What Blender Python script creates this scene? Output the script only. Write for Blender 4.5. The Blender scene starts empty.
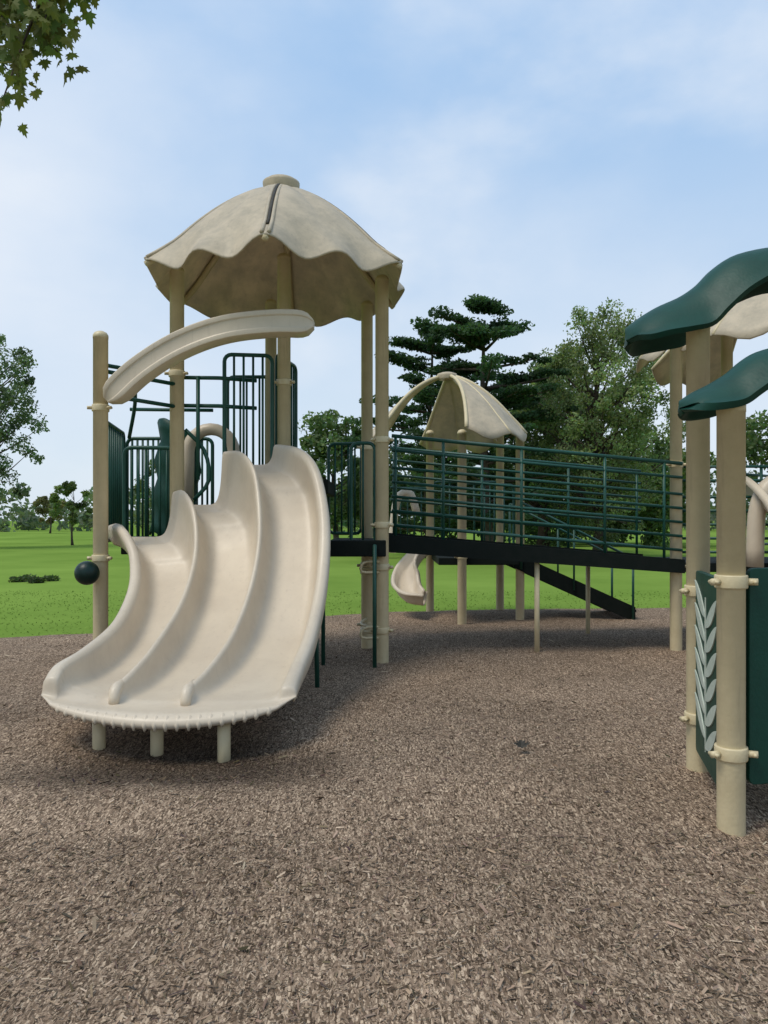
import bpy, math, random
import numpy as np
from mathutils import Vector, Matrix, noise
random.seed(7); rng=np.random.default_rng(7)
S=bpy.context.scene
F=760.0; CH=1.5; HY=520.0
def W(px,py,d): return Vector(((px-384)/F*d, d, CH-(py-HY)/F*d))
# ---------------------------------------------------------------- materials
def new_mat(name):
    m=bpy.data.materials.new(name); m.use_nodes=True
    nt=m.node_tree; return m,nt,nt.nodes['Principled BSDF'],nt.links
def plastic(name,col,col2=None,rough=.45,scale=3,stain=.35,bump=.04,bscale=60,spec=.4,dirt=0,trans=0):
    m,nt,p,l=new_mat(name); p.inputs['Specular IOR Level'].default_value=spec
    tc=nt.nodes.new('ShaderNodeTexCoord')
    n=nt.nodes.new('ShaderNodeTexNoise'); n.inputs['Scale'].default_value=scale; n.inputs['Detail'].default_value=9; n.inputs['Roughness'].default_value=.68
    l.new(tc.outputs['Object'],n.inputs['Vector'])
    r=nt.nodes.new('ShaderNodeValToRGB'); r.color_ramp.elements[0].position=.36; r.color_ramp.elements[1].position=.62
    c2=col2 or tuple(c*(1-stain) for c in col)
    r.color_ramp.elements[0].color=(*c2,1); r.color_ramp.elements[1].color=(*col,1)
    l.new(n.outputs['Fac'],r.inputs['Fac']); out=r.outputs['Color']
    if dirt:
        mp=nt.nodes.new('ShaderNodeMapping'); mp.inputs['Scale'].default_value=(26,26,2.2); l.new(tc.outputs['Object'],mp.inputs[0])
        n3=nt.nodes.new('ShaderNodeTexNoise'); n3.inputs['Scale'].default_value=1; n3.inputs['Detail'].default_value=6; n3.inputs['Roughness'].default_value=.7; l.new(mp.outputs[0],n3.inputs['Vector'])
        m3=nt.nodes.new('ShaderNodeMapRange'); m3.inputs['From Min'].default_value=.56; m3.inputs['From Max'].default_value=.75; m3.inputs['To Max'].default_value=dirt; l.new(n3.outputs['Fac'],m3.inputs['Value'])
        mx=nt.nodes.new('ShaderNodeMix'); mx.data_type='RGBA'; l.new(m3.outputs[0],mx.inputs[0]); l.new(out,mx.inputs[6]); mx.inputs[7].default_value=(.20,.16,.11,1); out=mx.outputs[2]
    l.new(out,p.inputs['Base Color'])
    mr=nt.nodes.new('ShaderNodeMapRange'); mr.inputs['To Min'].default_value=rough+.15; mr.inputs['To Max'].default_value=rough-.08
    l.new(n.outputs['Fac'],mr.inputs['Value']); l.new(mr.outputs['Result'],p.inputs['Roughness'])
    n2=nt.nodes.new('ShaderNodeTexNoise'); n2.inputs['Scale'].default_value=bscale; n2.inputs['Detail'].default_value=4
    l.new(tc.outputs['Object'],n2.inputs['Vector'])
    b=nt.nodes.new('ShaderNodeBump'); b.inputs['Strength'].default_value=bump*4; b.inputs['Distance'].default_value=.01
    l.new(n2.outputs['Fac'],b.inputs['Height']); l.new(b.outputs['Normal'],p.inputs['Normal'])
    if trans:
        t=nt.nodes.new('ShaderNodeBsdfTranslucent'); l.new(out,t.inputs['Color']); ms=nt.nodes.new('ShaderNodeMixShader'); ms.inputs[0].default_value=trans
        l.new(p.outputs[0],ms.inputs[1]); l.new(t.outputs[0],ms.inputs[2]); l.new(ms.outputs[0],nt.nodes['Material Output'].inputs['Surface'])
    return m
M_post=plastic('tan_powder_coat',(.61,.515,.32),(.54,.45,.275),.42,5,dirt=.3)
M_slide=plastic('beige_slide_plastic',(.61,.52,.395),(.54,.455,.345),.36,2.2,bump=.015,bscale=160,dirt=.2)
M_roof=plastic('weathered_beige_roof',(.66,.56,.41),(.50,.435,.325),.5,5,bump=.02,dirt=.28,trans=.3)
M_green=plastic('dark_green_pipe',(.008,.070,.047),(.006,.052,.036),.4,6,bump=.02)
M_gpan=plastic('green_panel_plastic',(.005,.050,.034),(.004,.038,.026),.45,4,bump=.03,spec=.28)
M_black=plastic('black_deck_coating',(.006,.010,.008),(.010,.013,.011),.7,9,spec=.12)
M_ball=plastic('blackish_green_plastic',(.004,.022,.017),(.003,.015,.012),.35,9,spec=.3)
M_motif=plastic('pale_leaf_motif',(.50,.55,.47),(.40,.45,.38),.5,8)
M_seam=plastic('dark_rubber_seam',(.05,.045,.035),(.03,.028,.022),.7,8)
M_bark=plastic('tree_bark',(.10,.075,.055),(.045,.035,.028),.9,9,bump=.5,bscale=25)

def leaf_mat(name):
    m=bpy.data.materials.new(name); m.use_nodes=True; nt=m.node_tree; l=nt.links
    p=nt.nodes['Principled BSDF']; out=nt.nodes['Material Output']
    a=nt.nodes.new('ShaderNodeAttribute'); a.attribute_name='Col'
    l.new(a.outputs['Color'],p.inputs['Base Color']); p.inputs['Roughness'].default_value=.65
    p.inputs['Specular IOR Level'].default_value=.2
    t=nt.nodes.new('ShaderNodeBsdfTranslucent'); 
    mul=nt.nodes.new('ShaderNodeMix'); mul.data_type='RGBA'; mul.blend_type='MULTIPLY'; mul.inputs[0].default_value=1
    mul.inputs[7].default_value=(1.5,1.6,.7,1); l.new(a.outputs['Color'],mul.inputs[6]); l.new(mul.outputs[2],t.inputs['Color'])
    mx=nt.nodes.new('ShaderNodeMixShader'); mx.inputs[0].default_value=.4
    l.new(p.outputs[0],mx.inputs[1]); l.new(t.outputs[0],mx.inputs[2]); l.new(mx.outputs[0],out.inputs['Surface'])
    return m
M_leaf=leaf_mat('foliage')
def attr_mat(name,rough=.9):
    m,nt,p,l=new_mat(name); a=nt.nodes.new('ShaderNodeAttribute'); a.attribute_name='Col'
    l.new(a.outputs['Color'],p.inputs['Base Color']); p.inputs['Roughness'].default_value=rough; p.inputs['Specular IOR Level'].default_value=.12
    return m
M_chip=attr_mat('wood_chip')
M_blade=attr_mat('grass_blade',1.0)

def mulch_mat():
    m,nt,p,l=new_mat('wood_chip_mulch'); N=nt.nodes.new
    tc=N('ShaderNodeTexCoord')
    cols=[]
    for k,(rot,sc) in enumerate([(20,(150,40,30)),(100,(140,36,30)),(155,(160,44,30))]):
        mp=N('ShaderNodeMapping'); mp.inputs['Rotation'].default_value=(0,0,math.radians(rot)); mp.inputs['Scale'].default_value=sc
        l.new(tc.outputs['Object'],mp.inputs['Vector'])
        v=N('ShaderNodeTexVoronoi'); v.inputs['Scale'].default_value=1
        l.new(mp.outputs[0],v.inputs['Vector']); cols.append(v)
    n=N('ShaderNodeTexNoise'); n.inputs['Scale'].default_value=34; n.inputs['Detail'].default_value=2
    l.new(tc.outputs['Object'],n.inputs['Vector'])
    def step(a,b,fa,lo,hi):
        mr=N('ShaderNodeMapRange'); mr.inputs['From Min'].default_value=lo; mr.inputs['From Max'].default_value=hi
        l.new(fa,mr.inputs['Value']); mx=N('ShaderNodeMix'); mx.data_type='RGBA'
        l.new(mr.outputs[0],mx.inputs[0]); l.new(a,mx.inputs[6]); l.new(b,mx.inputs[7]); return mx.outputs[2]
    c=step(cols[0].outputs['Color'],cols[1].outputs['Color'],n.outputs['Fac'],.45,.5)
    c=step(c,cols[2].outputs['Color'],n.outputs['Fac'],.54,.58)
    sep=N('ShaderNodeSeparateColor'); l.new(c,sep.inputs[0])
    r=N('ShaderNodeValToRGB'); e=r.color_ramp.elements
    e[0].position=0; e[0].color=(.052,.036,.023,1); e[1].position=1; e[1].color=(.52,.395,.275,1)
    x=e.new(.35); x.color=(.165,.115,.077,1); x=e.new(.7); x.color=(.29,.208,.144,1)
    l.new(sep.outputs[0],r.inputs[0])
    n2=N('ShaderNodeTexNoise'); n2.inputs['Scale'].default_value=.7; n2.inputs['Detail'].default_value=6; n2.inputs['Roughness'].default_value=.6
    l.new(tc.outputs['Object'],n2.inputs['Vector'])
    mr=N('ShaderNodeMapRange'); mr.inputs['From Min'].default_value=.3; mr.inputs['From Max'].default_value=.7; mr.inputs['To Min'].default_value=.78; mr.inputs['To Max'].default_value=1.22
    l.new(n2.outputs['Fac'],mr.inputs['Value'])
    mu=N('ShaderNodeVectorMath'); mu.operation='SCALE'; l.new(r.outputs[0],mu.inputs[0]); l.new(mr.outputs[0],mu.inputs['Scale'])
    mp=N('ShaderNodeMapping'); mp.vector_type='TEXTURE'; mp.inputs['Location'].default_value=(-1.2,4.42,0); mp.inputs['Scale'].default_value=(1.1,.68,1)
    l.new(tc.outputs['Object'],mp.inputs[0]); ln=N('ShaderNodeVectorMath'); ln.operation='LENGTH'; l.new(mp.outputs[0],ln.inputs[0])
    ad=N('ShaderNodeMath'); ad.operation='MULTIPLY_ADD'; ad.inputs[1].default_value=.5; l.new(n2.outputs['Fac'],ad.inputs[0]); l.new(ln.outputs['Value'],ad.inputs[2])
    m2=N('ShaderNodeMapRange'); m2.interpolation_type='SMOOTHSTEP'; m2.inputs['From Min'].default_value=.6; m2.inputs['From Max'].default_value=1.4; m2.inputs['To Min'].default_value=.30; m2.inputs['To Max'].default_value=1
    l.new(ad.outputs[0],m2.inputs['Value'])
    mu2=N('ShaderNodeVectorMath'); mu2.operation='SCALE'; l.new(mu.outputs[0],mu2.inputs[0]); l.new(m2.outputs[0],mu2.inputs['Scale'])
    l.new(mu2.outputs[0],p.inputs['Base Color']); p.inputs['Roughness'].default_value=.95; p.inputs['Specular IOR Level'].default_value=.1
    b=N('ShaderNodeBump'); b.inputs['Strength'].default_value=.7; b.inputs['Distance'].default_value=.01
    l.new(sep.outputs[1],b.inputs['Height']); l.new(b.outputs[0],p.inputs['Normal'])
    return m
M_mulch=mulch_mat()
def grass_mat():
    m,nt,p,l=new_mat('mown_grass'); N=nt.nodes.new
    tc=N('ShaderNodeTexCoord')
    n=N('ShaderNodeTexNoise'); n.inputs['Scale'].default_value=.16; n.inputs['Detail'].default_value=12; n.inputs['Roughness'].default_value=.62
    l.new(tc.outputs['Object'],n.inputs['Vector'])
    r=N('ShaderNodeValToRGB'); e=r.color_ramp.elements
    e[0].position=.3; e[0].color=(.115,.195,.034,1); e[1].position=.72; e[1].color=(.20,.30,.060,1)
    l.new(n.outputs['Fac'],r.inputs[0]); l.new(r.outputs[0],p.inputs['Base Color']); p.inputs['Roughness'].default_value=1; p.inputs['Specular IOR Level'].default_value=.0
    n2=N('ShaderNodeTexNoise'); n2.inputs['Scale'].default_value=16; n2.inputs['Detail'].default_value=6
    l.new(tc.outputs['Object'],n2.inputs['Vector'])
    b=N('ShaderNodeBump'); b.inputs['Strength'].default_value=.35; b.inputs['Distance'].default_value=.03
    l.new(n2.outputs['Fac'],b.inputs['Height']); l.new(b.outputs[0],p.inputs['Normal'])
    return m
M_grass=grass_mat()
# ---------------------------------------------------------------- mesh tools
def link(o): S.collection.objects.link(o); return o
def empty(name,loc,label,cat,group=None):
    o=bpy.data.objects.new(name,None); o.location=loc; o.empty_display_size=.3; link(o)
    o['label']=label; o['category']=cat
    if group:o['group']=group
    return o
class B:
    def __init__(s): s.v=[];s.f=[]
    def add(s,v,f):
        n=len(s.v); s.v+= [tuple(x) for x in v]; s.f+=[tuple(i+n for i in q) for q in f]; return s
    def obj(s,name,mat,parent=None,smooth=True,mods=None,bevel=0,origin=None):
        me=bpy.data.meshes.new(name); 
        org=Vector(origin) if origin is not None else (sum((Vector(v) for v in s.v),Vector())/max(1,len(s.v)))
        me.from_pydata([tuple(Vector(v)-org) for v in s.v],[],s.f); me.materials.append(mat)
        if smooth: me.polygons.foreach_set('use_smooth',[True]*len(me.polygons))
        me.update(); o=bpy.data.objects.new(name,me); o.location=org; link(o)
        if parent is not None:
            o.parent=parent
            wl=Vector((0,0,0)); q=parent
            while q is not None: wl=wl+q.location; q=q.parent
            o.location=org-wl
        if bevel:
            b=o.modifiers.new('bevel','BEVEL'); b.width=bevel; b.segments=2
        return o
def cr(pts,n):
    P=[np.array(p,float) for p in pts]; P=[2*P[0]-P[1]]+P+[2*P[-1]-P[-2]]; out=[]; m=len(P)-3
    for k in range(n):
        t=k/(n-1)*m; i=min(int(t),m-1); u=t-i; a,b,c,d=P[i:i+4]
        out.append(.5*((2*b)+(-a+c)*u+(2*a-5*b+4*c-d)*u*u+(-a+3*b-3*c+d)*u**3))
    return out
def tube(b,pts,r,seg=8,cap=True):
    P=[Vector(p) for p in pts]; n=len(P); R=r if isinstance(r,(list,tuple)) else [r]*n
    T=[(P[min(i+1,n-1)]-P[max(i-1,0)]).normalized() for i in range(n)]
    up=Vector((0,0,1)) if abs(T[0].z)<.9 else Vector((1,0,0))
    x=T[0].cross(up).normalized(); v=[];f=[]
    for i in range(n):
        x=(x-T[i]*x.dot(T[i])).normalized(); y=T[i].cross(x)
        for k in range(seg):
            a=2*math.pi*k/seg; v.append(P[i]+(x*math.cos(a)+y*math.sin(a))*R[i])
    for i in range(n-1):
        for k in range(seg):
            k2=(k+1)%seg; f.append((i*seg+k,i*seg+k2,(i+1)*seg+k2,(i+1)*seg+k))
    if cap: f.append(tuple(range(seg-1,-1,-1))); f.append(tuple((n-1)*seg+k for k in range(seg)))
    b.add(v,f); return b
def tubes(parent,name,mat,lst,r=.017,seg=8):
    for p in lst:
        b=B(); tube(b,p,r,seg); b.obj(name,mat,parent)
def revolve(b,x,y,prof,seg=24):
    v=[];f=[]
    for r,z in prof:
        for k in range(seg):
            a=2*math.pi*k/seg; v.append((x+r*math.cos(a),y+r*math.sin(a),z))
    for i in range(len(prof)-1):
        for k in range(seg):
            k2=(k+1)%seg; f.append((i*seg+k,i*seg+k2,(i+1)*seg+k2,(i+1)*seg+k))
    f.append(tuple((len(prof)-1)*seg+k for k in range(seg))); b.add(v,f)
def box(b,x0,x1,y0,y1,z0,z1):
    v=[(x,y,z) for z in(z0,z1) for y in(y0,y1) for x in(x0,x1)]
    b.add(v,[(0,2,3,1),(4,5,7,6),(0,1,5,4),(2,6,7,3),(0,4,6,2),(1,3,7,5)])
def post(parent,x,y,top,r=.064,clamps=(),lugs=(200,340)):
    b=B(); pr=[(r,-.05),(r,top-.05)]
    pr+=[(r*1.03,top-.05),(r*1.03,top-.02),(r*.8,top+.005),(r*.4,top+.018),(.004,top+.022)]
    revolve(b,x,y,pr)
    o=b.obj('post',M_post,parent,origin=(x,y,0))
    for z in clamps:
        c=B(); revolve(c,x,y,[(r-.004,z-.030),(r*1.14,z-.030),(r*1.17,z-.024),(r*1.17,z+.024),(r*1.14,z+.030),(r-.004,z+.030)])
        for a in map(math.radians,lugs):
            q=Vector((math.cos(a),math.sin(a),0)); p=Vector((x,y,z))+q*r*1.08
            tube(c,[p,p+q*.045],.016,8)
            e=p+q*.032; s=Vector((-q.y,q.x,0)); tube(c,[e-s*.028,e+s*.028],.009,6)
        c.obj('clamp',M_post,o)
    return o
def bars(parent,p0,p1,z0,z1,n,r=.0135,name='railing',R=.07):
    b=B(); p0=Vector((p0[0],p0[1],0)); p1=Vector((p1[0],p1[1],0)); d=p1-p0; L=d.length
    def P(s,z): return p0+d*(s/L)+Vector((0,0,z))
    loop=[]
    for cx,cz,a0 in((L-R,z1-R,0),(R,z1-R,90),(R,z0+R,180),(L-R,z0+R,270)):
        for k in range(5):
            a=math.radians(a0+k*22.5); loop.append(P(cx+R*math.cos(a),cz+R*math.sin(a)))
    loop.append(loop[0]); tube(b,loop,r*1.35,8,False)
    for i in range(n):
        s=L*(i+1)/(n+1); tube(b,[P(s,z0),P(s,z1)],r*.85,6)
    return b.obj(name,M_green,parent)

# ---------------------------------------------------------------- ground
def ybound(x): return float(np.interp(x,[-14,-8,-5,-3.6,-2,0,2,5,9,14],[7.4,8.9,9.6,10.1,11.2,12.3,12.7,12.9,12.6,11.5]))
def hz(x,y):
    z=.085+.02*noise.noise(Vector((x*.6,y*.6,0)))+.018*noise.noise(Vector((x*2.1,y*2.1,4)))+.012*noise.noise(Vector((x*7,y*7,9)))
    z+=-.075*math.exp(-(((x+1.3)/.95)**2+((y-4.55)/.42)**2))+.04*math.exp(-(((x+1.2)/1.2)**2+((y-3.85)/.33)**2))
    e=ybound(x)-y
    if e<.8: z=z*max(0,e/.8)+.006
    return max(z,.005)
b=B(); nx,ny=220,200
for j in range(ny+1):
    for i in range(nx+1):
        x=-14+28*i/nx; v=j/ny; y=-4+(ybound(x)+.05*math.sin(x*7)+4)*v; 
        b.v.append((x,y,hz(x,y)))
for j in range(ny):
    for i in range(nx):
        a=j*(nx+1)+i; b.f.append((a,a+1,a+nx+2,a+nx+1))
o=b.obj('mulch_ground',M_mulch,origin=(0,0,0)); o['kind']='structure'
b=B(); box(b,-900,900,-300,1300,-1,-0.0); o=b.obj('grass_ground',M_grass,smooth=False,origin=(0,0,0)); o['kind']='structure'
def quad_mesh(name,verts,cols,mat,k=4):
    n=len(verts); me=bpy.data.meshes.new(name); me.vertices.add(n*k); me.vertices.foreach_set('co',verts.reshape(-1).astype(np.float32))
    me.loops.add(n*k); me.loops.foreach_set('vertex_index',np.arange(n*k,dtype=np.int32))
    me.polygons.add(n); me.polygons.foreach_set('loop_start',np.arange(0,n*k,k,dtype=np.int32))
    try: me.polygons.foreach_set('loop_total',np.full(n,k,dtype=np.int32))
    except Exception: pass
    me.update(calc_edges=True); me.validate()
    ca=me.color_attributes.new('Col','FLOAT_COLOR','POINT')
    c=np.ones((n*k,4),np.float32); c[:,:3]=np.repeat(cols,k,axis=0); ca.data.foreach_set('color',c.reshape(-1))
    me.materials.append(mat); o=bpy.data.objects.new(name,me); link(o); return o
def chips():
    pts=[]
    def band(y0,y1,dens):
        n=int((y1**2-y0**2)*.75*dens)
        y=np.sqrt(rng.uniform(y0*y0,y1*y1,n)); x=rng.uniform(-.75,.75,n)*y; pts.append(np.stack([x,y],1))
    band(1.6,3.4,6500); band(3.4,6,2200); band(6,9,450); band(9,12.6,140)
    P=np.concatenate(pts); keep=np.array([p[1]<ybound(p[0])-.03 for p in P]); P=P[keep]; n=len(P)
    z=np.array([hz(p[0],p[1]) for p in P])+rng.uniform(.0,.012,n)
    L=rng.gamma(2.3,.0066,n).clip(.005,.065)*(.8+.05*P[:,1]); wd=L*rng.uniform(.09,.27,n); a=rng.uniform(0,2*math.pi,n)
    t=rng.normal(0,.30,n); ro=rng.normal(0,.5,n)
    u=np.stack([np.cos(a)*np.cos(t),np.sin(a)*np.cos(t),np.sin(t)],1); s=np.stack([-np.sin(a)*np.cos(ro),np.cos(a)*np.cos(ro),np.sin(ro)],1)
    C=np.stack([P[:,0],P[:,1],z],1); U=u*L[:,None]*.5; V=s*wd[:,None]*.5
    k=rng.uniform(.4,1.1,(n,1))
    V4=np.stack([C-U-V*k,C+U-V,C+U*.9+V*k,C-U*.85+V],1)
    q=rng.random(n)[:,None]; base=np.array([[.255,.183,.126]]); c=base*(.25+1.3*q**1.2)
    c=np.where(rng.random((n,1))<.07,np.array([[.50,.39,.28]])*rng.uniform(.7,1.1,(n,1)),c)
    c*=np.array([.9+.28*noise.noise(Vector((p[0]*.9,p[1]*.9,2)))+.2*noise.noise(Vector((p[0]*3,p[1]*3,7))) for p in P])[:,None]*1.08
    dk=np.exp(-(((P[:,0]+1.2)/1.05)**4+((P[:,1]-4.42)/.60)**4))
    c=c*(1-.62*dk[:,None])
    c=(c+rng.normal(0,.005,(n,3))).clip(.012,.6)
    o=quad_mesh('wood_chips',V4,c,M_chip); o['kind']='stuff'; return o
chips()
def blades():
    n=16000; y=np.sqrt(rng.uniform(8**2,16**2,n)); x=rng.uniform(-.8,.8,n)*y
    keep=np.array([b_>ybound(a_)-.05 for a_,b_ in zip(x,y)]); x=x[keep];y=y[keep];n=len(x)
    h=rng.uniform(.010,.028,n); a=rng.uniform(0,6.28,n); w=.004+.0004*y
    c=np.stack([x,y,np.zeros(n)],1); s=np.stack([np.cos(a),np.sin(a),np.zeros(n)],1)*w[:,None]
    t=c+np.stack([rng.normal(0,.02,n),rng.normal(0,.02,n),h],1)
    V=np.stack([c-s,c+s,t],1); col=np.array([[.17,.265,.05]])*rng.uniform(.85,1.15,(n,1))
    o=quad_mesh('grass_blades',V,col,M_blade,3); o['kind']='stuff'
blades()

# ---------------------------------------------------------------- roofs
def dome(parent,cx,cy,R,z0,z1,phase=0,lobes=6,name='roof'):
    b=B(); na,nr=144,28
    def rf(q,th):
        m=((th-phase+math.pi/lobes)%(2*math.pi/lobes))-math.pi/lobes
        mm=abs(m)/(math.pi/lobes)
        poly=math.cos(math.pi/lobes)/math.cos(math.pi/lobes-abs(m))
        k=max(0,(q-.80)/.20)
        r=R*q*(1+(poly-1)*.65+.03*k*math.cos(2*math.pi*mm))
        z=z1-(z1-z0)*(.25*q+.75*q**1.85)+.06*math.sin(math.pi*mm)*q*(1-q)*2
        z+=k**1.5*(.055*math.cos(2*math.pi*mm)+.02*math.cos(math.pi*mm))
        return r,z
    for j in range(nr+1):
        q=.05+.95*j/nr
        for i in range(na):
            th=2*math.pi*i/na; r,z=rf(q,th)
            b.v.append((cx+r*math.cos(th),cy+r*math.sin(th),z))
    for i in range(na):
        v=b.v[nr*na+i]; th=2*math.pi*i/na; b.v.append((v[0]+.006*math.cos(th),v[1]+.006*math.sin(th),v[2]-.018))
    for j in range(nr+1):
        for i in range(na):
            i2=(i+1)%na; b.f.append((j*na+i,j*na+i2,(j+1)*na+i2,(j+1)*na+i))
    o=b.obj(name,M_roof,parent); s=o.modifiers.new('t','SOLIDIFY'); s.thickness=.010; s.offset=-1
    for k in range(lobes):
        th=phase+2*math.pi*k/lobes; pts=[]
        for j in range(18):
            q=.05+.95*j/17; r,z=rf(q,th); pts.append((cx+r*math.cos(th),cy+r*math.sin(th),z+.004))
        sd=Vector((-math.sin(th),math.cos(th),0))*.030
        for sg in(-1,1):
            rb=B(); tube(rb,[Vector(p)+sd*sg+Vector((0,0,.004)) for p in pts],.018,6); rb.obj('roof_rib',M_roof,o)
        rb=B(); tube(rb,[Vector(p)+Vector((0,0,.012)) for p in pts[:16]],.014,6); rb.obj('roof_seam',M_seam,o)
        rb=B(); tube(rb,[(x,y,z-.05) for x,y,z in pts],.030,6); rb.obj('roof_rib',M_post,o)
    c=B(); revolve(c,cx,cy,[(.16,z1-.06),(.175,z1-.01),(.185,z1+.035),(.185,z1+.055),(.15,z1+.062),(.145,z1+.082),(.12,z1+.092),(.01,z1+.096)]); c.obj('roof_cap',M_roof,o)
    return o
def petals(parent,cx,cy,R,z0,z1,angs,hw,name='roof'):
    E=B(); revolve(E,cx,cy,[(.13,z1-.05),(.15,z1),(.14,z1+.03),(.08,z1+.05),(.01,z1+.055)]); root=E.obj(name,M_roof,parent)
    for th in angs:
        nj,ni=16,12; vv=[];ff=[]
        def pt(q,u,dz=0):
            a=math.radians(th)+math.radians(hw)*u*(.55+.45*q)
            r=R*q*(1-.05*u*u*q); z=z1-(z1-z0)*(.2*q+.8*q**1.9)+.05*q*(abs(u)**4)
            k=max(0,(q-.8)/.2); z+=.05*k*math.cos(u*math.pi*2)
            return (cx+r*math.cos(a),cy+r*math.sin(a),z+dz)
        for j in range(nj+1):
            for i in range(ni+1): vv.append(pt(.07+.93*j/nj,-1+2*i/ni))
        for j in range(nj):
            for i in range(ni):
                p=j*(ni+1)+i; ff.append((p,p+1,p+ni+2,p+ni+1))
        b=B(); b.add(vv,ff)
        o=b.obj('roof_panel',M_roof,root); s=o.modifiers.new('t','SOLIDIFY'); s.thickness=.020; s.offset=0
        for e in(-1,0,1):
            rb=B(); tube(rb,[pt(.07+.93*j/15,e,.008 if e else .006) for j in range(16)],.026 if e else .016,8); rb.obj('roof_rib',M_post,root)
    return root

# ---------------------------------------------------------------- main tower
T=empty('play_tower',(-1.1,7.6,0),'beige and green play tower with scalloped umbrella roof and slide','playground tower')
dome(T,-1.03,7.62,1.30,3.80,4.82,phase=math.radians(-88))
post(T,-2.61,7.0,3.22,.067,(2.53,1.15))
post(T,(177-384)/F*7.55,7.55,4.0,.070,(2.95,))
post(T,(284-384)/F*7.75,7.75,4.2,.067,(2.9,))
post(T,(271-384)/F*8.5,8.5,3.95,.064)
post(T,(367-384)/F*8.4,8.4,3.9,.064,(1.0,.35,2.3))
post(T,(382-384)/F*7.6,7.6,3.93,.067,(1.03,.4,1.45,2.3))
b=B(); box(b,-2.60,-1.95,7.5,8.5,1.16,1.28); b.obj('deck',M_black,T,False,bevel=.01)
b=B(); box(b,-1.945,-1.36,7.5,8.5,1.40,1.52); b.obj('deck',M_black,T,False,bevel=.01)
b=B(); box(b,-1.345,-.55,7.5,8.5,1.76,1.9); b.obj('deck',M_black,T,False,bevel=.01)
b=B(); box(b,-.545,.02,7.45,8.5,1.14,1.3); b.obj('deck',M_black,T,False,bevel=.01)
bars(T,(-2.64,7.08),(-2.86,8.35),1.30,2.45,11,.015)
bars(T,(-2.84,8.4),(-2.32,8.4),1.30,2.40,8,.015)
bars(T,(-2.58,7.55),(-2.1,7.6),1.30,2.22,6,.015)
bars(T,(-2.30,8.42),(-1.9,8.42),1.30,2.40,6,.015)
bars(T,(-1.60,7.62),(-1.13,7.68),2.0,3.16,4,.015)
bars(T,(-1.10,7.80),(-.98,8.45),2.0,3.2,7,.015)
bars(T,(-1.75,8.5),(-1.25,8.5),2.0,3.1,6,.015)
bars(T,(-.62,8.5),(-.25,8.45),1.35,2.35,4)
bars(T,(-.33,7.62),(-.09,7.60),1.22,2.27,1)
L=[]
for z in(2.88,2.66): L.append([(-2.61,7.02,z),(-2.06,7.5,z-.04)])
for z in(2.92,2.64): L.append([(-2.05,7.57,z),(-1.65,7.6,z),(-1.3,7.75,z)])
L.append(cr([(-2.61,7.1,2.95),(-2.5,7.5,2.95),(-2.62,8.0,2.75),(-2.8,8.35,2.4)],14))
L.append(cr([(-1.98,7.57,2.4),(-1.8,7.6,2.2),(-1.75,7.6,1.9),(-1.9,7.6,1.7)],10))
L.append([(-1.85,7.56,1.9),(-1.85,7.56,2.93)])
L.append([(-2.8,8.38,2.72),(-1.9,8.45,2.72)])
tubes(T,'handrail',M_green,L,.020)
b=B(); K=14
for j in range(13):
    z=1.28+1.2*j/12
    for i in range(K+1):
        a=math.radians(200+140*i/K); r=.27-.05*math.sin(j/12*math.pi*3)**2
        b.v.append((-2.28+r*math.cos(a)+.10*j/12,8.25+r*math.sin(a),z+.10*math.sin(a*2)))
for j in range(12):
    for i in range(K): q=j*(K+1)+i; b.f.append((q,q+1,q+K+2,q+K+1))
o=b.obj('climber_shell',M_gpan,T); s=o.modifiers.new('t','SOLIDIFY'); s.thickness=.03
b=B(); c=W(211,452,8.0); pts=[(c.x+.24*math.cos(a),c.y,c.z+.24*math.sin(a)) for a in np.linspace(math.pi,0,13)]
pts=[(c.x-.25,c.y,c.z-.75)]+pts+[(c.x+.25,c.y,c.z-.6)]; tube(b,pts,.065,10); b.obj('entry_loop',M_slide,T)
def beam(parent,pts,hw,th,mat,name,n=34):
    b=B(); C=[Vector(c) for c in cr(pts,n)]
    prof=[(-1,-1),(-1,-.6),(-.9,-.5),(-.9,.5),(-1,.6),(-1,1),(-.9,1.08),(.9,1.08),(1,1),(1,.6),(.9,.5),(.9,-.5),(1,-.6),(1,-1),(.85,-1.05),(-.85,-1.05)]
    m=len(prof); v=[];f=[]
    for i,c in enumerate(C):
        t=(C[min(i+1,n-1)]-C[max(i-1,0)]).normalized()
        side=Vector((-t.y,t.x,0)).normalized(); up=t.cross(side); up=up if up.z>0 else -up
        e=min(1,min(i,n-1-i)/3.0); sc=math.sqrt(max(.02,1-(1-e)**2))
        for a,q in prof: v.append(c+side*a*hw*(.45+.55*sc)+up*q*th*(.2+.8*sc))
    for i in range(n-1):
        for k in range(m):
            k2=(k+1)%m; f.append((i*m+k,i*m+k2,(i+1)*m+k2,(i+1)*m+k))
    f.append(tuple(range(m))[::-1]); f.append(tuple((n-1)*m+k for k in range(m)))
    b.add(v,f); o=b.obj(name,mat,parent,False)
    w=o.modifiers.new('b','BEVEL'); w.width=.006; w.segments=2; w.limit_method='ANGLE'; w.angle_limit=math.radians(25)
    o.data.polygons.foreach_set('use_smooth',[True]*len(o.data.polygons))
    return o
beam(T,[W(108,401,6.85),W(140,371,6.85),W(180,346,6.85),W(225,330,6.85),W(275,324,6.85),W(314,325,6.85)],.11,.098,M_slide,'arch_beam')
b=B(); c=W(87,573,6.8)
pr=[(max(.003,.108*math.sin(a)),c.z-.108*math.cos(a)) for a in np.linspace(0.03,math.pi-.03,14)]
revolve(b,c.x,c.y,pr); tube(b,[(c.x,c.y,c.z),(-2.61,7.0,c.z+.02)],.022); b.obj('ball_knob',M_ball,T)
L=[]
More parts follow.
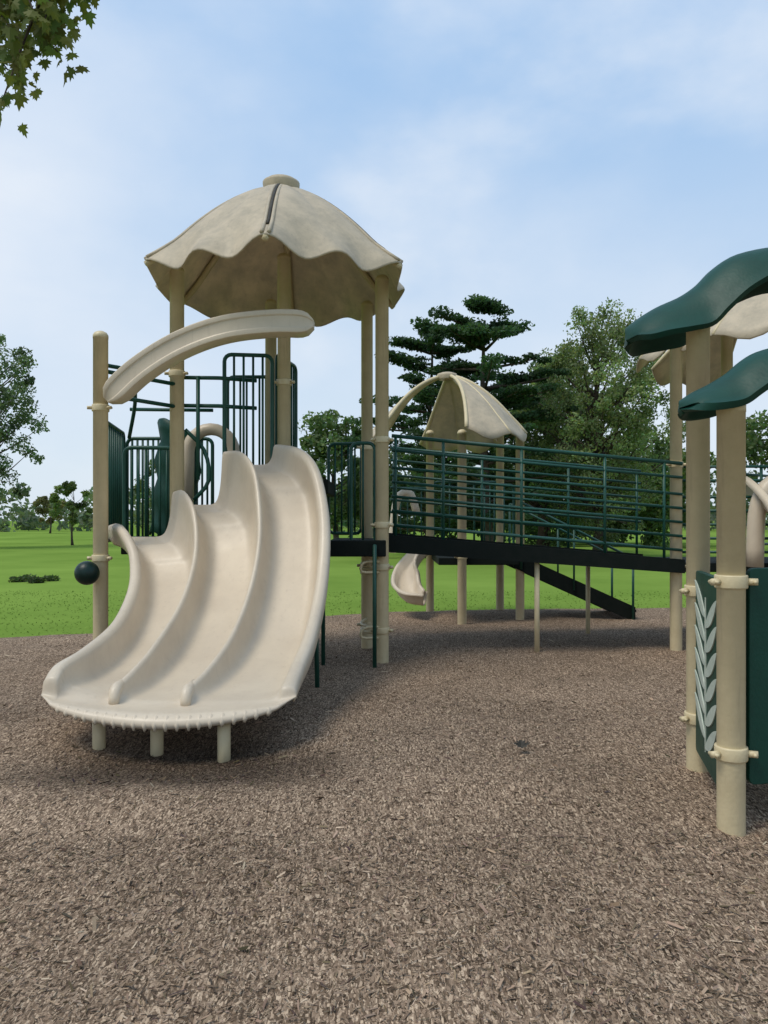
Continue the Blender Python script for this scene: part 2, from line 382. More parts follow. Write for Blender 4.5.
for z in(1.0,.95,.42,.36):
    L.append(cr([(-.03,7.62,z),(-.17,7.66,z+.01),(-.24,7.95,z),(-.19,8.35,z)],12))
for z in(1.03,.38):
    L.append(cr([(-.05,7.55,z+.06),(-.2,7.5,z+.05),(-.22,7.5,z-.04),(-.05,7.55,z-.05)],10))
tubes(T,'climbing_rung',M_post,L,.014,6)
tubes(T,'deck_support',M_green,[[(-.60,7.5,0),(-.60,7.5,1.78)],[(-.09,7.3,0),(-.09,7.3,1.25),(-.09,7.56,1.25)],[(-.56,6.4,0),(-.58,6.4,.95)]],.020)

# ---------------------------------------------------------------- slide
R3=[(276,443,7.45),(296,447,7.15),(310,462,6.9),(319,495,6.65),(322,535,6.4),(318,585,6.05),(307,632,5.65),(294,664,5.2),(286,685,4.85)]
R2=[(224,452,7.45),(240,452,7.15),(252,466,6.9),(258,496,6.7),(259,540,6.42),(250,588,6.05),(232,634,5.65),(208,668,5.22),(188,687,4.90)]
R1=[(174,492,7.45),(183,491,7.15),(192,506,6.9),(196,536,6.68),(192,570,6.38),(178,608,5.98),(152,648,5.5),(132,671,5.15),(117,685,4.92)]
R0=[(112,524,7.4),(120,523,7.1),(130,538,6.85),(136,560,6.65),(134,587,6.33),(118,620,5.9),(88,646,5.4),(62,662,5.0),(52,677,4.85)]
NT=64
RR=[[Vector(p) for p in cr([W(*q) for q in R],NT)] for R in (R0,R1,R2,R3)]
def norm(R,i):
    a=R[max(i-1,0)]; c=R[min(i+1,NT-1)]; t=c-a; t.x=0; t.normalize(); return Vector((0,-abs(t.z),abs(t.y)))
US=[0,.012,.03,.055,.09,.13,.18,.24,.31,.40,.5,.60,.69,.76,.82,.87,.91,.945,.97,.988,1]
NU=len(US); rows=[]
def Dt(t): return float(np.interp(t,[0,.08,.3,.7,.88,1],[.12,.21,.28,.24,.15,.10]))
def row(i,extra=0.0,dz=0.0,flat=0.0,rib=0.0):
    t=i/(NT-1); D=Dt(t); line=[]
    Ns=[norm(R,i) for R in RR]
    r=RR[0][i]; line+= [r-Ns[0]*(D*(1-flat)*.8+.05)+Vector((-.045,0,0)), r-Ns[0]*.07*(1-flat)+Vector((-.075,0,0)), r-Ns[0]*.012+Vector((-.06,0,0))]
    for c in range(3):
        a=RR[c][i];bb=RR[c+1][i]; fa=a-Ns[c]*D; fb=bb-Ns[c+1]*D
        for k in range(NU):
            u=US[k]; s=(max(0,1-abs(2*u-1)**8))**.6
            ra=.024 if c>0 else .03; rb_=.024 if c<2 else .03
            w=RR[c][i]+Vector((ra,0,0)); e=RR[c+1][i]-Vector((rb_,0,0))
            x=w.x+(e.x-w.x)*u
            rp=a if u<.5 else bb
            lo=float(np.interp(t,[0,.25,.6,1],[.0,.12,.4,1]))
            fl=fa.lerp(fb,u*lo)
            y=rp.y*(1-s)+fl.y*s; z=rp.z*(1-s)+fl.z*s
            if k in(0,NU-1): z-=.004
            if flat:
                isout=(c==0 and u<.5) or (c==2 and u>=.5)
                ff=flat if not isout else flat*.75
                y=y*(1-ff)+fl.y*ff; z=z*(1-ff)+fl.z*ff
            line.append(Vector((x,y,z)))
        if c<2: line.append(RR[c+1][i]+Vector((0,0,.008)) if not flat else (line[-1]+Vector((.024,0,0))))
    r=RR[3][i]; line+= [r-Ns[3]*.012+Vector((.06,0,0)), r-Ns[3]*.07*(1-flat)+Vector((.075,0,0)), r-Ns[3]*(D*(1-flat)*.8+.05)+Vector((.045,0,0))]
    if extra or dz or flat:
        n=len(line); fz=.31; xl,xr=line[0].x,line[-1].x
        for k,p in enumerate(line):
            s=(p.x-xl)/(xr-xl); s=min(1,max(0,s)); bow=max(0,math.sin(math.pi*s))**.55
            p.y-=extra*(.05+1.3*bow); 
            p.z=p.z*(1-flat*.8)+(fz+.05*(1-bow))*flat*.8+dz*bow
    return line
for i in range(NT): rows.append(row(i))
rows.append(row(NT-1,.03,0,.5)); rows.append(row(NT-1,.06,0,.9)); rows.append(row(NT-1,.13,0,1.0))
rows.append(row(NT-1,.19,.008,1.0)); rows.append(row(NT-1,.225,.014,1.0)); rows.append(row(NT-1,.26,.0,1.0)); rows.append(row(NT-1,.28,-.03,1.0)); rows.append(row(NT-1,.28,-.065,1.0)); rows.append(row(NT-1,.24,-.085,1.0))
b=B(); m=len(rows[0])
for r in rows: b.v+=[tuple(p) for p in r]
for j in range(len(rows)-1):
    for k in range(m-1): a=j*m+k; b.f.append((a,a+m,a+m+1,a+1))
SL=b.obj('slide',M_slide,T); s=SL.modifiers.new('t','SOLIDIFY'); s.thickness=.014; s.offset=-1
SL['label']='beige triple slide with curved side walls and ribbed lip'
s=SL.modifiers.new('s','SUBSURF'); s.levels=s.render_levels=1
lip=rows[NT+5]
for q in range(1,22):
    s=q/22+random.uniform(-.003,.003); xx=lip[3].x+(lip[-4].x-lip[3].x)*s
    def at(rw):
        for k in range(3,len(rw)-4):
            if rw[k].x<=xx<=rw[k+1].x:
                f=(xx-rw[k].x)/max(1e-6,rw[k+1].x-rw[k].x); return rw[k].lerp(rw[k+1],f)
        return None
    p=[at(rows[NT+3]),at(rows[NT+4]),at(rows[NT+5]),at(rows[NT+6]),at(rows[NT+7])]
    if any(z is None for z in p): continue
    b=B(); tube(b,[v+Vector((0,.014,-.018)) for v in p],[.003,.017,.025,.020,.006],12); b.obj('lip_rib',M_slide,SL)
for R in (RR[1],RR[2]):
    e=R[-1]; b=B(); tube(b,[e+Vector((0,.16,.0)),e+Vector((0,.06,-.010)),e+Vector((0,-.01,-.018)),e+Vector((0,-.045,-.04)),e+Vector((0,-.055,-.07)),e+Vector((0,-.055,-.11))],[.018,.030,.037,.036,.034,.034],12); b.obj('divider_knob',M_slide,SL)
for (px,py) in((99,752),(157,755),(224,760)):
    d=F*(CH-.02)/(py-HY); x=(px-384)/F*d; b=B(); tube(b,[(x,d,-.08),(x,d,.1),(x,d,.29)],.041,16); b.obj('slide_leg',M_post,SL)

# ---------------------------------------------------------------- access bridge
BR=empty('access_bridge',(1.6,8.7,0),'dark sloping walkway with green pipe railings joining two play towers','playground bridge')
def zd(x): return 1.33-.085*x
x0,x1=.05,3.22
def yn(x): return 7.9+.08*x
b=B()
for side in(0,1.32):
    v=[]
    for x in(x0-.05,x1): 
        for dy in(-.03,.03):
            y=yn(x)+side+dy; v+=[(x,y,zd(x)-.16+.01*x),(x,y,zd(x)+.02)]
    b.add(v,[(0,1,5,4),(2,6,7,3),(0,2,3,1),(4,5,7,6),(1,3,7,5),(0,4,6,2)])
v=[]
for x in(x0-.04,x1-.01):
    for y in(yn(x)+.02,yn(x)+1.30): v+=[(x,y,zd(x)-.06),(x,y,zd(x)-.01)]
b.add(v,[(0,1,5,4),(2,6,7,3),(0,2,3,1),(4,5,7,6),(1,3,7,5),(0,4,6,2)])
b.obj('walkway',M_black,BR,False)
for side in(0,1.32):
    b=B()
    for h in(.12,.27,.42,.57,.72,.90,1.05):
        tube(b,[(x0+.03,yn(x0)+side,zd(x0)+h),(x1-.02,yn(x1)+side,zd(x1)+h)],.0155 if h<1 else .020,8)
    for x in((.12,.62,1.45,2.35,3.0) if side==0 else (.12,1.2,2.28,3.15)): tube(b,[(x,yn(x)+side-.0,zd(x)-.03),(x,yn(x)+side,zd(x)+1.06)],.016,8)
    b.obj('railing',M_green,BR)
for (px,d) in((537,8.10),(588,9.42)):
    x=(px-384)/F*d; b=B(); tube(b,[(x,d,-.05),(x,d,zd(x)-.12)],.028,12); b.obj('leg',M_post,BR,origin=(x,d,0))

# ---------------------------------------------------------------- rear tower
T2=empty('play_tower',(1.0,11.2,0),'small beige play tower with open petal roof behind the bridge','playground tower')
for px,py,d,tp in((430,0,12.0,2.9),(462,0,10.4,2.72),(500,0,12.0,2.9),(520,0,10.9,2.75)):
    post(T2,(px-384)/F*d,d,tp,.062,(1.0,))
petals(T2,(447-384)/F*11.2,11.2,1.22,2.62,3.62,[-50,75,178],32)
b=B(); box(b,.75,1.85,10.45,12.0,.88,.98); b.obj('deck',M_black,T2,False,bevel=.01)
bars(T2,(.78,12.0),(1.8,12.0),1.0,2.1,7); bars(T2,(1.1,10.42),(1.85,10.85),1.0,2.0,4)
bars(T2,(.15,11.9),(.7,12.0),1.0,2.0,4)
def channel(parent,pts,w,d,mat,name,n=28):
    C=[Vector(c) for c in cr(pts,n)]; b=B(); pr=[(-1.12,.8),(-1,1),(-.9,.9),(-.82,.3),(-.5,.03),(0,0),(.5,.03),(.82,.3),(.9,.9),(1,1),(1.12,.8)]; m=len(pr)
    for i,c in enumerate(C):
        t=(C[min(i+1,n-1)]-C[max(i-1,0)]).normalized(); side=Vector((-t.y,t.x,0)).normalized(); up=side.cross(t); up=up if up.z>0 else -up
        for a,q in pr: b.v.append(tuple(c+side*a*w+up*q*d))
    for i in range(n-1):
        for k in range(m-1): a=i*m+k; b.f.append((a,a+1,a+m+1,a+m))
    o=b.obj(name,mat,parent); s=o.modifiers.new('t','SOLIDIFY'); s.thickness=.015
    return o
channel(T2,[(.85,11.6,1.0),(.6,11.6,.92),(.40,11.5,.66),(.33,11.25,.42),(.42,11.0,.30),(.58,10.95,.27)],.19,.17,M_slide,'slide')
b=B(); tube(b,cr([(.12,11.6,1.0),(.15,11.6,1.5),(.22,11.6,1.85),(.4,11.6,1.9),(.5,11.6,1.6)],14),.06,8); b.obj('entry_loop',M_slide,T2)
RP=empty('access_ramp',(2.7,11.2,0),'short black stepped ramp with green handrails leading down to mulch','playground ramp')
b=B()
for yy in(10.85,11.75):
    v=[]
    for x,z in((1.85,.82),(3.58,.04)):
        for dy in(-.03,.03): v+=[(x,yy+dy,z),(x,yy+dy,z+.22)]
    b.add(v,[(0,1,5,4),(2,6,7,3),(0,2,3,1),(4,5,7,6),(1,3,7,5),(0,4,6,2)])
for k in range(6):
    x=1.95+.28*k; z=.86-.125*k; box(b,x,x+.26,10.87,11.73,z-.05,z-.02)
b.obj('ramp_steps',M_black,RP,False)
for yy in(10.8,11.8):
    b=B(); tube(b,[(1.95,yy,1.75),(3.54,yy,.95)],.018); tube(b,[(3.54,yy,0),(3.54,yy,.96)],.018); tube(b,[(2.7,yy,.5),(2.7,yy,1.4)],.015); tube(b,[(1.95,yy,.8),(1.95,yy,1.75)],.018)
    b.obj('handrail',M_green,RP)

# ---------------------------------------------------------------- right back tower
T3=empty('play_tower',(4.2,9.0,0),'beige play tower with open petal roof at the bridge end','playground tower')
post(T3,3.17,8.25,3.50,.064,(1.0,2.1)); post(T3,(727-384)/F*8.9,8.9,3.75,.064,(1.0,2.1)); post(T3,5.2,8.2,3.6,.064); post(T3,5.3,9.9,3.6,.064)
petals(T3,4.75,8.9,1.72,3.36,4.55,[-142,-78,-15,45,115,176],24)
b=B(); box(b,3.28,5.3,8.3,9.7,.93,1.03); b.obj('deck',M_black,T3,False,bevel=.01)
b=B()
for z in(1.15,1.3,1.45,1.6,1.75,1.93,2.08): tube(b,[(3.2,8.3,z),(4.1,8.25,z),(5.2,8.2,z)],.015)
for x in(3.4,4.1,4.7): tube(b,[(x,8.26,1.0),(x,8.26,2.1)],.017)
b.obj('railing',M_green,T3)
tubes(T3,'handrail',M_green,[[(4.02,8.9,z),(5.3,9.9,z)] for z in (1.2,1.6,2.05)])
channel(T3,[(4.3,8.8,1.75),(4.25,8.2,1.65),(4.2,7.5,1.2),(4.05,6.9,.6),(3.85,6.3,.35),(3.75,5.9,.3)],.3,.28,M_slide,'slide')
b=B(); tube(b,cr([(3.95,8.1,1.0),(3.98,8.1,1.6),(4.12,8.1,1.88),(4.4,8.1,1.92),(4.7,8.1,1.8),(4.75,8.1,1.2)],18),.09,10); b.obj('entry_loop',M_slide,T3)

# ---------------------------------------------------------------- near station
N=empty('play_station',(2.2,4.1,0),'tan posts with dark green leaf-shaped canopies and panels on mulch','playground structure')
ax,ay=(731-384)/F*3.47,3.47; bx,by=(698-384)/F*4.31,4.31
post(N,ax,ay,2.04,.0615,(1.22,.44)); post(N,bx,by,2.63,.0635,(1.1,.38)); post(N,3.15,3.75,2.05,.062,(1.22,)); post(N,3.25,4.6,2.66,.063,(1.1,))
def leafcap(tops,bots,d,hw,sym):
    n=34; A=[Vector(p) for p in cr([W(x,y,d) for x,y in tops],n)]; Bm=[Vector(p) for p in cr([W(x,y,d-hw) for x,y in bots],n)]
    A+= [Vector((2*sym-p.x,p.y,p.z)) for p in A[::-1]]; Bm+=[Vector((2*sym-p.x,p.y,p.z)) for p in Bm[::-1]]
    M=len(A); K=20; b=B()
    for i in range(M):
        e=min(1,min(i,M-1-i)/7); wsc=math.sqrt(max(0,1-(1-e)**2))*.9+.10
        drop=A[i].z-Bm[i].z
        for k in range(K+1):
            u=-1+2*k/K; 
            z=A[i].z-drop*(1.1*abs(u)**2.2-.10*abs(u)**9)+.012*(abs(u)>.93)
            b.v.append((A[i].x+(.03 if u>0 else 0)*abs(u),d+u*hw*wsc,z))
    for i in range(M-1):
        for k in range(K): a=i*(K+1)+k; b.f.append((a,a+1,a+K+2,a+K+1))
    o=b.obj('canopy',M_gpan,N); s=o.modifiers.new('t','SOLIDIFY'); s.thickness=.034; s.offset=0
    s=o.modifiers.new('b','BEVEL'); s.width=.015; s.segments=4; s.limit_method='ANGLE'; s.angle_limit=math.radians(50)
    return o
leafcap([(627,331),(638,322),(656,311),(678,301),(696,289),(712,273),(734,259),(768,252),(800,252)],[(627,334),(640,338),(658,334),(680,330),(702,325),(722,308),(740,288),(768,270),(800,264)],4.42,.25,2.5)
leafcap([(681,404),(693,396),(709,388),(727,377),(741,365),(756,356),(776,351),(800,350)],[(681,406),(695,409),(711,408),(729,404),(745,394),(758,383),(776,371),(800,366)],3.57,.19,2.35)
def flat_panel(parent,p0,p1,z0,z1,th,name,motif=False,R=.06):
    p0=Vector((*p0,0));p1=Vector((*p1,0)); d=p1-p0; L=d.length; d.normalize(); nn=Vector((-d.y,d.x,0)); 
    if nn.y>0 and abs(nn.y)>abs(nn.x): nn=-nn
    if nn.x>0 and abs(nn.x)>=abs(nn.y): nn=-nn
    loop=[]
    for cx,cz,a0 in((L-R,z1-R,0),(R,z1-R,90),(R,z0+R,180),(L-R,z0+R,270)):
        for k in range(6):
            a=math.radians(a0+k*18); loop.append((cx+R*math.cos(a),cz+R*math.sin(a)))
    m=len(loop); b=B(); v=[p0+d*s+Vector((0,0,z))+nn*th/2 for s,z in loop]+[p0+d*s+Vector((0,0,z))-nn*th/2 for s,z in loop]
    f=[tuple(range(m)),tuple(range(2*m-1,m-1,-1))]+[(k,m+k,m+(k+1)%m,(k+1)%m) for k in range(m)]
    b.add(v,f); o=b.obj(name,M_gpan,parent,False,bevel=.004)
    if motif:
        def lens(b,s,z,ang,ln,w,bend=0):
            up=[];dn=[]
            for k in range(11):
                q=k/10; c=bend*q*q; h=w*math.sin(math.pi*q)**.8; up.append((q*ln,c+h)); dn.append((q*ln,c-h))
            pts=up+dn[-2:0:-1]; ca,sa=math.cos(ang),math.sin(ang)
            P=[(s+x*ca-y*sa,z+x*sa+y*ca) for x,y in pts]; k=len(P)
            v=[p0+d*a_+Vector((0,0,c_))+nn*(th/2+.006) for a_,c_ in P]+[p0+d*a_+Vector((0,0,c_))+nn*(th/2-.002) for a_,c_ in P]
            b.add(v,[tuple(range(k))]+[(i,k+i,k+(i+1)%k,(i+1)%k) for i in range(k)])
        b=B(); sx=.45; lens(b,sx*L,z0+.08,math.pi/2,z1-z0-.2,.012)
        for k in range(6):
            z=z0+.10+k*.125
            lens(b,sx*L-.004,z,math.radians(22),.36,.036,.04); lens(b,sx*L+.004,z+.05,math.radians(158),.36,.036,-.04)
        b.obj('leaf_motif',M_motif,o,False)
    return o
flat_panel(N,(bx-.03,by-.08),(ax+.005,ay+.08),.22,1.22,.03,'side_panel',True,.03)
flat_panel(N,(ax+.08,ay+.01),(3.08,3.76),.29,1.28,.03,'front_panel',False,.03)
flat_panel(N,(bx+.08,by+.01),(3.18,4.6),.29,1.20,.03,'back_panel')

# ---------------------------------------------------------------- vegetation
def leaf_quads(C,rad,n,size,col,flat=1.0,lo=.6,hi=1.35):
    m=len(C); idx=rng.integers(0,m,n); d=rng.normal(0,1,(n,3)); d/=np.linalg.norm(d,axis=1)[:,None]
    rr=rng.random(n)**.45; P=C[idx]+d*rad[idx]*rr[:,None]
    a=rng.normal(0,1,(n,3)); a[:,2]*=flat; a/=np.linalg.norm(a,axis=1)[:,None]
    c=np.cross(a,rng.normal(0,1,(n,3))); c/=np.linalg.norm(c,axis=1)[:,None]
    s=size*rng.uniform(.6,1.4,n)[:,None]
    V=np.stack([P-a*s*.6,P+c*s*.32,P+a*s*.6,P-c*s*.32],1)
    shade=rng.uniform(lo,hi,m)[idx]*rng.uniform(.7,1.3,n)
    cc=np.array([col])*shade[:,None]; cc[:,0]*=rng.uniform(.8,1.25,n)
    return V,cc.clip(.003,.5)
def tree(name,px,d,ztop,rad,zbase,col,leaves,size,label,nclump=60,trunk=.22,kind='broad',cr_=.24,cat='tree',group=None,lean=0):
    x=(px-384)/F*d
    E=empty(name,(x,d,0),label,cat,group)
    b=B(); h=ztop*(.82 if kind!='pine' else .95)
    tp=[(x+lean*q*h+.1*math.sin(q*5+px),d+.08*math.cos(q*4),q*h-.05*(q==0)) for q in np.linspace(0,1,9)]
    tube(b,tp,[trunk*(1-.85*q)*(1.35 if q==0 else 1) for q in np.linspace(0,1,9)],10)
    C=[];Rd=[]
    zc=(ztop+zbase)/2; hh=(ztop-zbase)/2
    if kind=='pine':
        # tiers of long horizontal limbs ending in flat ragged pads of needles
        nl=int(nclump/7)
        for li in range(nl):
            f=li/(nl-1); z=zbase+(ztop-zbase)*f; wmax=rad*(.55+.55*math.sin(min(1,(1-f)*1.5)*math.pi*.5))*(1 if f<.95 else .5)
            for k in range(5):
                a=rng.uniform(0,2*math.pi); R_=wmax*rng.uniform(.6,1.15)
                for s_ in np.linspace(.35,1,4):
                    c=np.array([x+math.cos(a)*R_*s_,d+math.sin(a)*R_*s_,z+.10*R_*s_+rng.normal(0,.08)]); C.append(c)
                    r=rad*cr_*rng.uniform(.6,1.1); Rd.append([r,r,r*.30])
                tube(b,[(x,d,z-.15),(x+math.cos(a)*R_*.5,d+math.sin(a)*R_*.5,z-.02),(x+math.cos(a)*R_,d+math.sin(a)*R_,z+.08*R_)],[trunk*.28,trunk*.18,trunk*.06],5,False)
    else:
        for k in range(nclump):
            while True:
                v=rng.uniform(-1,1,3); q=np.linalg.norm(v)
                if .35<q<1: break
            sc=1+.22*math.sin(3*math.atan2(v[1],v[0])+px)+.12*math.sin(5*v[2]+px)
            c=np.array([x+lean*h+v[0]*rad*sc,d+v[1]*rad*sc,zc+v[2]*hh]); C.append(c)
            r=rad*cr_*rng.uniform(.6,1.35); Rd.append([r,r,r*.85])
            if k%2==0:
                q=max(.25,min(.95,(c[2]-.25*rad)/h-.12)); bi=np.array([float(np.interp(q,np.linspace(0,1,9),[t[j] for t in tp])) for j in range(3)])
                mid=(bi+c)/2+np.array([0,0,-.05*rad]); tube(b,cr([bi,mid,c],6),[trunk*.28*(1-.8*s) for s in np.linspace(0,1,6)],5,False)
    b.obj('trunk',M_bark,E,origin=(x,d,0))
    V,cc=leaf_quads(np.array(C),np.array(Rd),leaves,size,col,1.0 if kind!='pine' else .7)
    V=V-np.array([x,d,0]); o=quad_mesh('crown',V,cc,M_leaf); o.parent=E
    return E
G1='park trees around the playground'
tree('tree',-14,40,12.0,2.9,2.4,(.11,.16,.088),14000,.15,'tall airy grey-green tree standing on the lawn',110,.2,cr_=.19,group=G1)
tree('tree',73,45,3.9,1.1,1.2,(.12,.17,.06),3000,.15,'young slim tree standing on open lawn',22,.07,group=G1)
tree('tree',50,85,4.4,1.8,1.0,(.17,.17,.08),2500,.25,'small olive tree beside the far lawn',22,.1,group=G1)
tree('tree',168,60,7.0,2.2,2.2,(.13,.18,.08),4000,.24,'rounded green tree behind the play tower',40,.15,group=G1)
tree('pine_tree',485,28,9.3,2.7,1.6,(.045,.090,.045),34000,.13,'dark spreading pine with layered branches behind the bridge',84,.24,'pine',.20,group=G1)
tree('pine_tree',430,30,9.0,2.7,1.2,(.045,.090,.045),30000,.14,'lower dark pine with ragged branches beside a taller pine',77,.2,'pine',.20,group=G1)
tree('tree',598,29,9.7,2.9,.6,(.17,.225,.105),46000,.10,'large light green broadleaf tree with feathery crown behind playground',260,.24,cr_=.16,group=G1)
tree('tree',545,34,9.0,2.8,.4,(.085,.14,.065),26000,.15,'mid green broadleaf tree between pine and lighter tree',170,.25,cr_=.2,group=G1)
tree('tree',335,36,6.6,2.2,1.2,(.10,.155,.065),10000,.18,'mid green tree seen beyond the tower posts',55,.16,group=G1)
tree('tree',648,42,6.6,3.3,.3,(.10,.16,.065),12000,.22,'green tree beyond the bridge railing',60,.2,group=G1)
tree('tree',800,36,8.2,3.0,1.6,(.10,.155,.065),9000,.2,'green tree behind the far play tower',55,.2,group=G1)
C=[];Rd=[]
for k in range(240):
    px=rng.uniform(350,690); d=rng.uniform(42,50); z=rng.uniform(.1,1)**.8*(4.8+.8*math.sin(px*.05)); C.append([(px-384)/F*d,d,z]); r=rng.uniform(.5,1.0); Rd.append([r*1.3,r,r])
V,cc=leaf_quads(np.array(C),np.array(Rd),30000,.3,(.08,.13,.055)); o=quad_mesh('hedge_row',V,cc,M_leaf); o['kind']='stuff'
C=[];Rd=[]
for k in range(380):
    px=rng.uniform(-450,1250); d=rng.uniform(95,150)
    hmax=4.4+1.6*math.sin(px*.021)+1.3*math.sin(px*.057)
    z=rng.uniform(.1,1)*hmax; C.append([(px-384)/F*d,d,z]); r=rng.uniform(1.0,2.2); Rd.append([r*1.5,r,r])
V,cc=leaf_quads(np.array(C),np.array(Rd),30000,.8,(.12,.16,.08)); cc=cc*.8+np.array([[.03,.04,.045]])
o=quad_mesh('distant_woods',V,cc,M_leaf); o['kind']='stuff'
C=[];Rd=[]
for px,py in((18,582),(35,583),(50,581),(28,580)):
    d=F*CH/(py-HY); C.append([(px-384)/F*d,d,.06]); Rd.append([.22,.2,.08])
V,cc=leaf_quads(np.array(C),np.array(Rd),700,.08,(.06,.09,.035)); o=quad_mesh('weed_patch',V,cc,M_leaf); o['kind']='stuff'
# overhanging maple
MT=empty('maple_tree',(-4.6,4.6,0),'maple tree with lobed green leaves hanging over the mulch','tree',G1)
b=B(); tube(b,cr([(-4.6,4.6,-.05),(-4.55,4.6,1.5),(-4.65,4.5,3.2),(-4.5,4.4,5.6)],12),[.26-.012*k for k in range(12)],12)
br=cr([(-4.62,4.5,3.6),(-3.6,4.2,4.4),(-2.6,4.0,4.65),(-1.9,3.85,4.45),(-1.6,3.8,4.3)],18); tube(b,br,[.07-.0036*k for k in range(18)],7)
tw=[]
for e in [W(8,70,3.8),W(52,42,3.8),W(74,-10,3.85),W(35,15,3.6),W(-5,50,3.9),W(-40,80,3.9),W(30,-30,4),W(58,52,3.9),W(4,96,3.75),W(50,-5,3.9),W(5,0,3.7),W(-60,30,4.0),W(20,40,3.8),W(45,20,3.7),W(80,-25,3.9)]:
    j=random.randint(8,17); s=br[j]; mid=(Vector(s)+e)/2+Vector((0,0,.06)); P=cr([s,mid,e],8); tw.append(P); tube(b,P,[.012-.0012*k for k in range(8)],5,False)
b.obj('trunk',M_bark,MT,origin=(-4.6,4.6,0))
half=[(0,-.05),(.08,.0),(.28,-.12),(.24,.02),(.5,.12),(.36,.2),(.42,.34),(.24,.3),(.2,.36),(.27,.6),(.12,.55),(0,.85)]
shape=half+[(-x,y) for x,y in half[-2:0:-1]]
lv=B();cols=[]
def mleaf(c,s,g):
    ax_=Vector((random.gauss(0,.5),random.gauss(0,.5),-1+random.gauss(0,.4))).normalized()
    sd=ax_.cross(Vector((random.gauss(0,.6),random.gauss(-1,.5),random.gauss(0,.3)))).normalized(); nn=ax_.cross(sd)
    bd=random.uniform(-.3,.4)
    v=[c+sd*x*s+ax_*y*s+nn*(abs(x)*.3*s+bd*y*y*s) for x,y in shape]; k=len(v); v.append(c+ax_*.25*s)
    lv.add(v,[(i,(i+1)%k,k) for i in range(k)]); cols.extend([g]*(k+1))
def lc():
    g=random.uniform(.7,1.35); return (.10*g*random.uniform(.8,1.3),.13*g,.035*g)
cl=lambda s: max(-1.6*s,min(1.6*s,random.gauss(0,s)))
for P in tw:
    for q in range(4,8):
        for r in range(10):
            c=Vector(P[q])+Vector((cl(.06),cl(.09),cl(.05))); mleaf(c,random.uniform(.055,.095),lc())
for k in range(90):
    c=W(random.uniform(-60,50),random.uniform(-60,35),random.uniform(3.6,4.3)); mleaf(c,random.uniform(.06,.10),lc())
o=lv.obj('crown',M_leaf,MT,False)
ca=o.data.color_attributes.new('Col','FLOAT_COLOR','POINT'); ca.data.foreach_set('color',np.array([[*c,1] for c in cols],np.float32).reshape(-1))
b=B(); c=W(521,751,4.60); c.z=hz(c.x,c.y)+.035
vv=[c+Vector((x*.11,y*.07-.03,abs(x)*.05+.04*y)) for x,y in shape]; b.add(vv+[c+Vector((0,-.01,.0))],[(i,(i+1)%len(shape),len(shape)) for i in range(len(shape))])
o=b.obj('fallen_leaf',M_seam,None,False); o['label']='curled dark brown dead leaf lying on the wood chips'; o['category']='leaf'

# ---------------------------------------------------------------- world + light
w=bpy.data.worlds.new('World'); S.world=w; w.use_nodes=True; nt=w.node_tree; l=nt.links; bg=nt.nodes['Background']
sky=nt.nodes.new('ShaderNodeTexSky'); sky.sky_type='NISHITA'; sky.sun_disc=False
EL=60; AZ=-125
sky.sun_elevation=math.radians(EL); sky.sun_rotation=math.radians(AZ); sky.dust_density=1.2; sky.air_density=1.0; sky.ozone_density=1.5
def mixc(fac,a,b):
    mx=nt.nodes.new('ShaderNodeMix'); mx.data_type='RGBA'
    for s,v in((0,fac),(6,a),(7,b)):
        if hasattr(v,'links'): l.new(v,mx.inputs[s])
        else: mx.inputs[s].default_value=v
    return mx.outputs[2]
tc=nt.nodes.new('ShaderNodeTexCoord'); sx=nt.nodes.new('ShaderNodeSeparateXYZ'); l.new(tc.outputs['Generated'],sx.inputs[0])
gr=nt.nodes.new('ShaderNodeMapRange'); gr.inputs['From Min'].default_value=0; gr.inputs['From Max'].default_value=.62; gr.interpolation_type='SMOOTHSTEP'; l.new(sx.outputs['Z'],gr.inputs['Value'])
haze=mixc(gr.outputs[0],(4.8,5.5,6.2,1),(2.4,3.9,6.0,1))
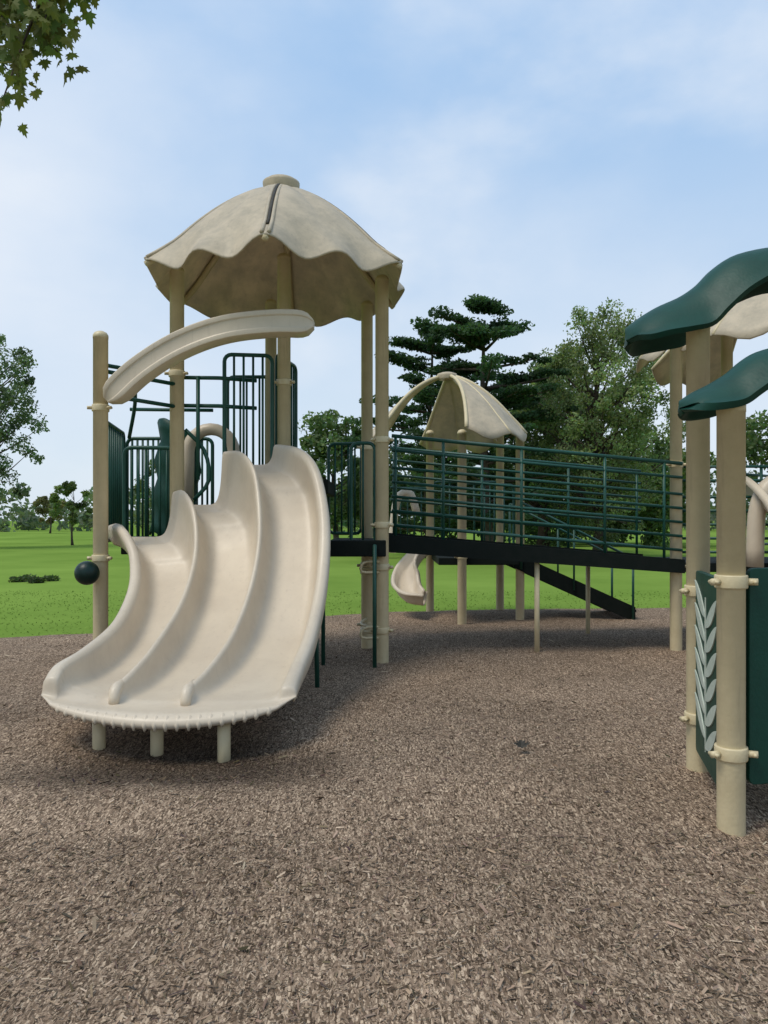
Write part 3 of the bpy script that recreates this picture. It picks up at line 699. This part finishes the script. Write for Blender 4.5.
base=mixc(.88,sky.outputs[0],haze)
def cloud(scale,loc,mscale,lo,hi,mxv,dist=.2,rough=.5):
    mp=nt.nodes.new('ShaderNodeMapping'); mp.inputs['Scale'].default_value=mscale; mp.inputs['Location'].default_value=loc; l.new(tc.outputs['Generated'],mp.inputs[0])
    nz=nt.nodes.new('ShaderNodeTexNoise'); nz.inputs['Scale'].default_value=scale; nz.inputs['Detail'].default_value=8; nz.inputs['Roughness'].default_value=rough; nz.inputs['Distortion'].default_value=dist; l.new(mp.outputs[0],nz.inputs['Vector'])
    mr=nt.nodes.new('ShaderNodeMapRange'); mr.interpolation_type='SMOOTHSTEP'; mr.inputs['From Min'].default_value=lo; mr.inputs['From Max'].default_value=hi; mr.inputs['To Max'].default_value=mxv; l.new(nz.outputs['Fac'],mr.inputs['Value']); return mr.outputs[0]
c1=mixc(cloud(1.1,(.35,.2,.1),(1.6,1.6,2.6),.40,.74,.75,.1),base,(5.2,5.7,6.4,1))
c2=mixc(cloud(2.6,(1.3,.7,.4),(1.3,1.3,2.2),.48,.80,.6,.05,.5),c1,(5.8,6.1,6.5,1))
l.new(c2,bg.inputs['Color']); bg.inputs['Strength'].default_value=.15
L=bpy.data.lights.new('sun','SUN'); L.energy=2.4; L.angle=math.radians(24); L.color=(1,.93,.82); so=bpy.data.objects.new('sun',L); link(so)
a=math.radians(AZ); dv=Vector((math.sin(a)*math.cos(math.radians(EL)),math.cos(a)*math.cos(math.radians(EL)),math.sin(math.radians(EL))))
so.rotation_euler=dv.to_track_quat('Z','Y').to_euler(); so.location=(0,0,20)
cam=bpy.data.cameras.new('camera'); co=bpy.data.objects.new('camera',cam); link(co); S.camera=co
co.location=(0,0,CH); co.rotation_euler=(math.radians(90),0,0); cam.sensor_fit='VERTICAL'; cam.sensor_height=36; cam.lens=36*F/1024; cam.shift_y=8/1024; cam.clip_end=3000; cam.clip_start=.05
S.view_settings.view_transform='Standard'; S.view_settings.look='None'; S.view_settings.exposure=0
